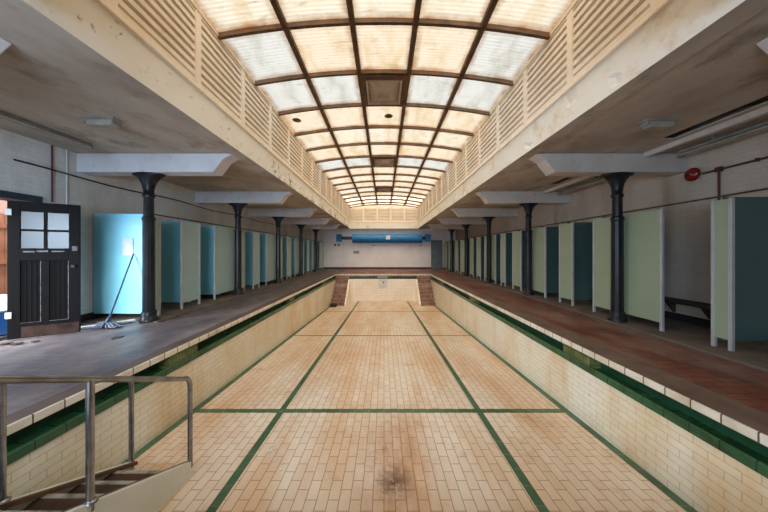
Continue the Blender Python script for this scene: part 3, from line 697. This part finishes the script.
# cables on the left wall
def sag(y): return 2.90 - .05*math.sin((y-4.3)/3.27*PI)**2
tag(MB().tube([(WL+.03, 4.3+.25*i, sag(4.3+.25*i)) for i in range(0, 44)], .014, 8).build('wall_cable', M['iron']), 'sagging black cable along the wall above the turquoise cubicles', 'cable')
tag(MB().tube([(WL+.02, 4.80, ZC-.01), (WL+.02, 4.80, 2.30)], .013, 8).build('wall_pipe', M['red_pipe']), 'dark vertical pipe on white wall above the black door', 'pipe', 'vertical wall pipes')
tag(MB().tube([(WL+.02, 5.02, ZC-.01), (WL+.02, 5.02, 2.30)], .012, 8).build('wall_pipe', M['white']), 'pale vertical pipe on white wall beside the turquoise partition', 'pipe', 'vertical wall pipes')

# ------------------------------------------------------------------ far wall
YR = 21.52
t = empty('pool_cover_roller', (.26, YR, 2.51))
MB().tube([(-2.56, YR, 2.50), (3.08, YR, 2.50)], .37, 28).build('roll', M['blue_roll'], t)
MB().tube([(-3.62, YR, 2.53), (3.52, YR, 2.53)], .13, 16).build('shaft', M['blue_dark'], t)
for x0, x1 in ((-3.86, -3.46), (3.36, 3.74)):
    MB().box(x0, x1, YR-.22, YW-.001, 2.26, 2.84).build('end_bracket', M['blue_roll'], t, bevel=.02)
MB().box(.16, .50, YR-.385, YR-.34, 2.40, 2.72).build('label_plate', M['paper'], t)
tag(t, 'long blue pool cover roller mounted high on the far tiled wall', 'pool cover')
door2 = empty('door_2', (4.35, YW, 0)); struct(door2, 'plain grey blue door in the far tiled wall', 'door')
MB().box(3.96, 4.76, YW-.05, YW-.004, .005, 2.32).build('leaf', M['door_grey'], door2)
MB().box(3.90, 3.96, YW-.07, YW-.002, .005, 2.38).box(4.76, 4.82, YW-.07, YW-.002, .005, 2.38).box(3.96, 4.76, YW-.07, YW-.002, 2.32, 2.38).build('door_casing', M['door_worn'], door2)
MB().box(4.05, 4.09, YW-.10, YW-.05, 1.0, 1.14).build('door_handle', M['steel'], door2)
for x, z, i in ((-4.05, 1.98, 0), (-3.75, 1.97, 1)):
    tag(MB().box(x-.07, x+.07, YW-.05, YW-.001, z-.09, z+.09).build('wall_switch', M['wood_dark'], bevel=.008), 'dark wall switch box below the roller bracket, the %s' % ['outer of the pair', 'inner of the pair'][i], 'switch', 'switch boxes on the far wall')
for x, z, lab in ((-.85, 1.93, 'small pale pipe bracket on far tiled wall under the blue roller'), (3.05, 1.95, 'rusty pipe bracket on far tiled wall under the roller end by the grey door')):
    tag(MB().tube([(x-.12, YW-.04, z), (x+.12, YW-.04, z)], .03, 10).box(x-.02, x+.02, YW-.06, YW-.001, z-.05, z+.05).build('pipe_bracket', M['mark']), lab, 'bracket')
tag(MB().box(-2.55, -2.05, YW-.006, YW-.001, 1.27, 1.50).build('faded_sign', M['mark']), 'faded grey rectangle on white tiled wall under the blue roller', 'sign')
# inlet on the end wall of the pool
t = empty('inlet_plate', (0, YF, -.62))
MB().box(-.36, .2, YF-.012, YF-.001, -.9, -.34).build('plate', M['white'], t)
xx = MB().tube([(-.03, YF-.012, -.52), (-.03, YF-.06, -.52)], [.05, .04], 14); xx.build('nozzle', M['iron'], t)
tag(t, 'white square inlet plate with dark nozzle on deep end wall', 'inlet')
tag(MB().box(-.42, .22, YF-.035, YF-.013, -.26, -.115).build('depth_plaque', M['lamp_grey'], bevel=.006), 'grey plaque over the green gutter at middle of the deep end', 'plaque')
b = MB().box(-2.95, -2.62, 14.45, 14.80, zf(14.6), zf(14.6)+.16)
tag(b.build('drain_box', M['black'], bevel=.02), 'black drain box at foot of the corner steps on the door side', 'drain')

# ------------------------------------------------------------------ pool steps with handrails at the shallow end
SX0, SX1 = -2.765, -2.087
t = empty('pool_steps', ((SX0+SX1)/2, 2.0, zf(2)))
def st(y): return -.343 - .489*(y-1.79)
for x0, x1, capm in ((SX1-.04, SX1, 'stringer_cap'), (SX0, SX0+.04, 'stringer_cap')):
    o = MB().prism([(2.895, zf(2.895)+.001), (2.895, st(2.895)), (YN+.02, st(YN+.02)), (YN+.02, zf(YN)+.001)], 'x', x0, x1).build('stringer', M['stringer'], t)
    c0, c1 = ((x0-.035, x0-.0005) if x0 > -2.4 else (x1+.0005, x1+.035))
    MB().prism([(2.895, st(2.895)-.04), (2.895, st(2.895)-.002), (YN+.02, st(YN+.02)-.002), (YN+.02, st(YN+.02)-.04)], 'x', c0, c1).build('inner_edge', M[capm], t)
for i in range(6):
    y1 = 2.675 - .2775*i; z = st(y1) - .035
    tr = MB().box(SX0+.04, SX1-.04, y1-.31, y1-.008, z-.04, z).build('tread', M['tread'], t)
    MB().box(SX0+.042, SX1-.042, y1-.035, y1, z-.045, z+.006).build('nosing', M['nosing'], tr)
    MB().box(SX0+.042, SX1-.042, y1-.31, y1-.29, z, z+.10).build('riser', M['tread'], tr)
MB().box(SX0+.04, SX1-.04, 2.66, 2.885, zf(2.88)+.002, zf(2.7)+.035).build('bottom_plate', M['tread'], t)
def rail(x, lab):
    zr = lambda y: .02 + (2.88-y)*.478
    pts = [(x, 2.88, st(2.88)-.06), (x, 2.88, -.07)]
    for q in range(1, 6):
        a = q/6*PI/2
        pts.append((x, 2.88-.09*(1-math.cos(a)), -.07 + (zr(2.79)+.07)*math.sin(a)))
    pts += [(x, 2.78, zr(2.78)), (x, 2.0, zr(2.0)), (x, 1.05, zr(1.05)), (x, .98, zr(1.05)+.025), (x, .90, zr(1.05)+.03), (x, .55, zr(1.05)+.03), (x, .48, zr(1.05)+.01), (x, .45, zr(1.05)-.05), (x, .45, .002)]
    h = MB().tube(pts, .0235, 14).build('handrail', M['steel'], t)
    for y in (1.9,):
        MB().tube([(x, y, st(y)-.06), (x, y, zr(y))], .0235, 14).build('post', M['steel'], h)
        MB().lathe((x, y, st(y)), [(.045, 0), (.045, .008), (.028, .02)], 14).build('flange', M['steel'], h)
rail(SX1-.02, ''); rail(SX0+.02, '')
tag(t, 'white sided pool steps with tubular steel handrails going down from the shallow end', 'pool steps')

# ------------------------------------------------------------------ litter
rr = random.Random(21)
def flake(x, y, z, r, mat, lab, name, grp):
    n = 7; rad = [r*rr.uniform(.6, 1.15) for _ in range(n)]
    poly = [(x+rad[i]*math.cos(2*PI*i/n), y+rad[i]*1.3*math.sin(2*PI*i/n)) for i in range(n)]
    tag(MB().prism(poly, 'z', z, z+.012).build(name, M[mat]), lab, 'debris', grp)
def at_floor(px, py):
    y = 2.278/((py-252)/265 - .0507); return (px-384)*y/265, y
for px, py, r in ((270, 452, .028), (275, 460, .03), (273, 446, .018), (281, 470, .02)):
    x, y = at_floor(px, py); flake(x, y, zf(y)+.0045, r, 'flake', 'small white plaster flake beside the green lane line on the near pool floor', 'plaster_flake', 'plaster flakes on the pool floor')
for x, y, r in ((-4.35, 4.32, .07),):
    flake(x, y, .001, r, 'debris', 'dark brown chip lying on the deck in front of the mop', 'debris_chip', None)
for x, y, r in ((-5.72, 4.02, .07), (-5.55, 4.0, .05), (-5.4, 4.1, .04)):
    flake(x, y, .016, r, 'debris', 'crumbled debris on the floor at the foot of the black door', 'debris_chip', 'debris chips by the door')

# ------------------------------------------------------------------ light
wd = bpy.data.worlds.new('overcast sky'); bpy.context.scene.world = wd; wd.use_nodes = True
bg = wd.node_tree.nodes['Background']; bg.inputs[0].default_value = (.93, .96, 1.0, 1); bg.inputs[1].default_value = .4
def light(name, kind, loc, energy, col, rot=None, target=None, **kw):
    l = bpy.data.lights.new(name, kind); l.energy = energy; l.color = col
    for a_, v_ in kw.items(): setattr(l, a_, v_)
    o = bpy.data.objects.new(name, l); C.objects.link(o); o.location = loc
    if target is not None:
        o.rotation_euler = (Vector(target)-Vector(loc)).to_track_quat('-Z', 'Y').to_euler()
    elif rot: o.rotation_euler = rot
    return o
light('daylight', 'SUN', (0, 8, 12), 24, (1.0, .98, .95), rot=(math.radians(34), 0, 0), angle=math.radians(115))
light('doorway_sun', 'SPOT', (-12.6, -3.75, 6.5), 3600, (.92, .96, 1.0), target=(-6.0, 3.75, 1.15), spot_size=math.radians(15.5), spot_blend=.05, shadow_soft_size=.12)
light('doorway_daylight', 'AREA', (-7.05, 3.3, 1.4), 70, (.56, .76, 1.0), target=(-4.6, 4.6, .2), spread=math.radians(110), shape='RECTANGLE', size=1.0, size_y=2.0)
light('window_daylight', 'AREA', (-2.3, YB-.05, 1.9), 300, (.50, .72, 1.0), target=(-2.3, 5.0, 1.75), shape='RECTANGLE', size=4.0, size_y=1.8)
wb = MB()
for x in (-4.36, -3.32, -2.3, -1.28, -.24): wb.box(x-.04, x+.04, YB-.28, YB-.2, .95, 2.85)
for z in (.99, 1.9, 2.81): wb.box(-4.4, -.2, YB-.28, YB-.2, z-.04, z+.04)
struct(wb.build('window_2', M['white']), 'wide white window frame in the wall at the shallow end', 'window')

# ------------------------------------------------------------------ camera
cam = bpy.data.cameras.new('camera'); co_ = bpy.data.objects.new('camera', cam); C.objects.link(co_)
co_.location = (0, 0, 1.4); co_.rotation_euler = (PI/2, 0, 0)
cam.sensor_width = 36; cam.lens = 265*36/768; cam.shift_y = -4/768; cam.clip_start = .05; cam.clip_end = 200
sc = bpy.context.scene; sc.camera = co_
sc.view_settings.view_transform = 'Standard'; sc.view_settings.look = 'None'
sc.view_settings.gamma = 1; sc.view_settings.exposure = 0.3; sc.view_settings.use_curve_mapping = False
sc.cycles.use_denoising = True
sc.cycles.max_bounces = 14; sc.cycles.diffuse_bounces = 8; sc.cycles.transparent_max_bounces = 12
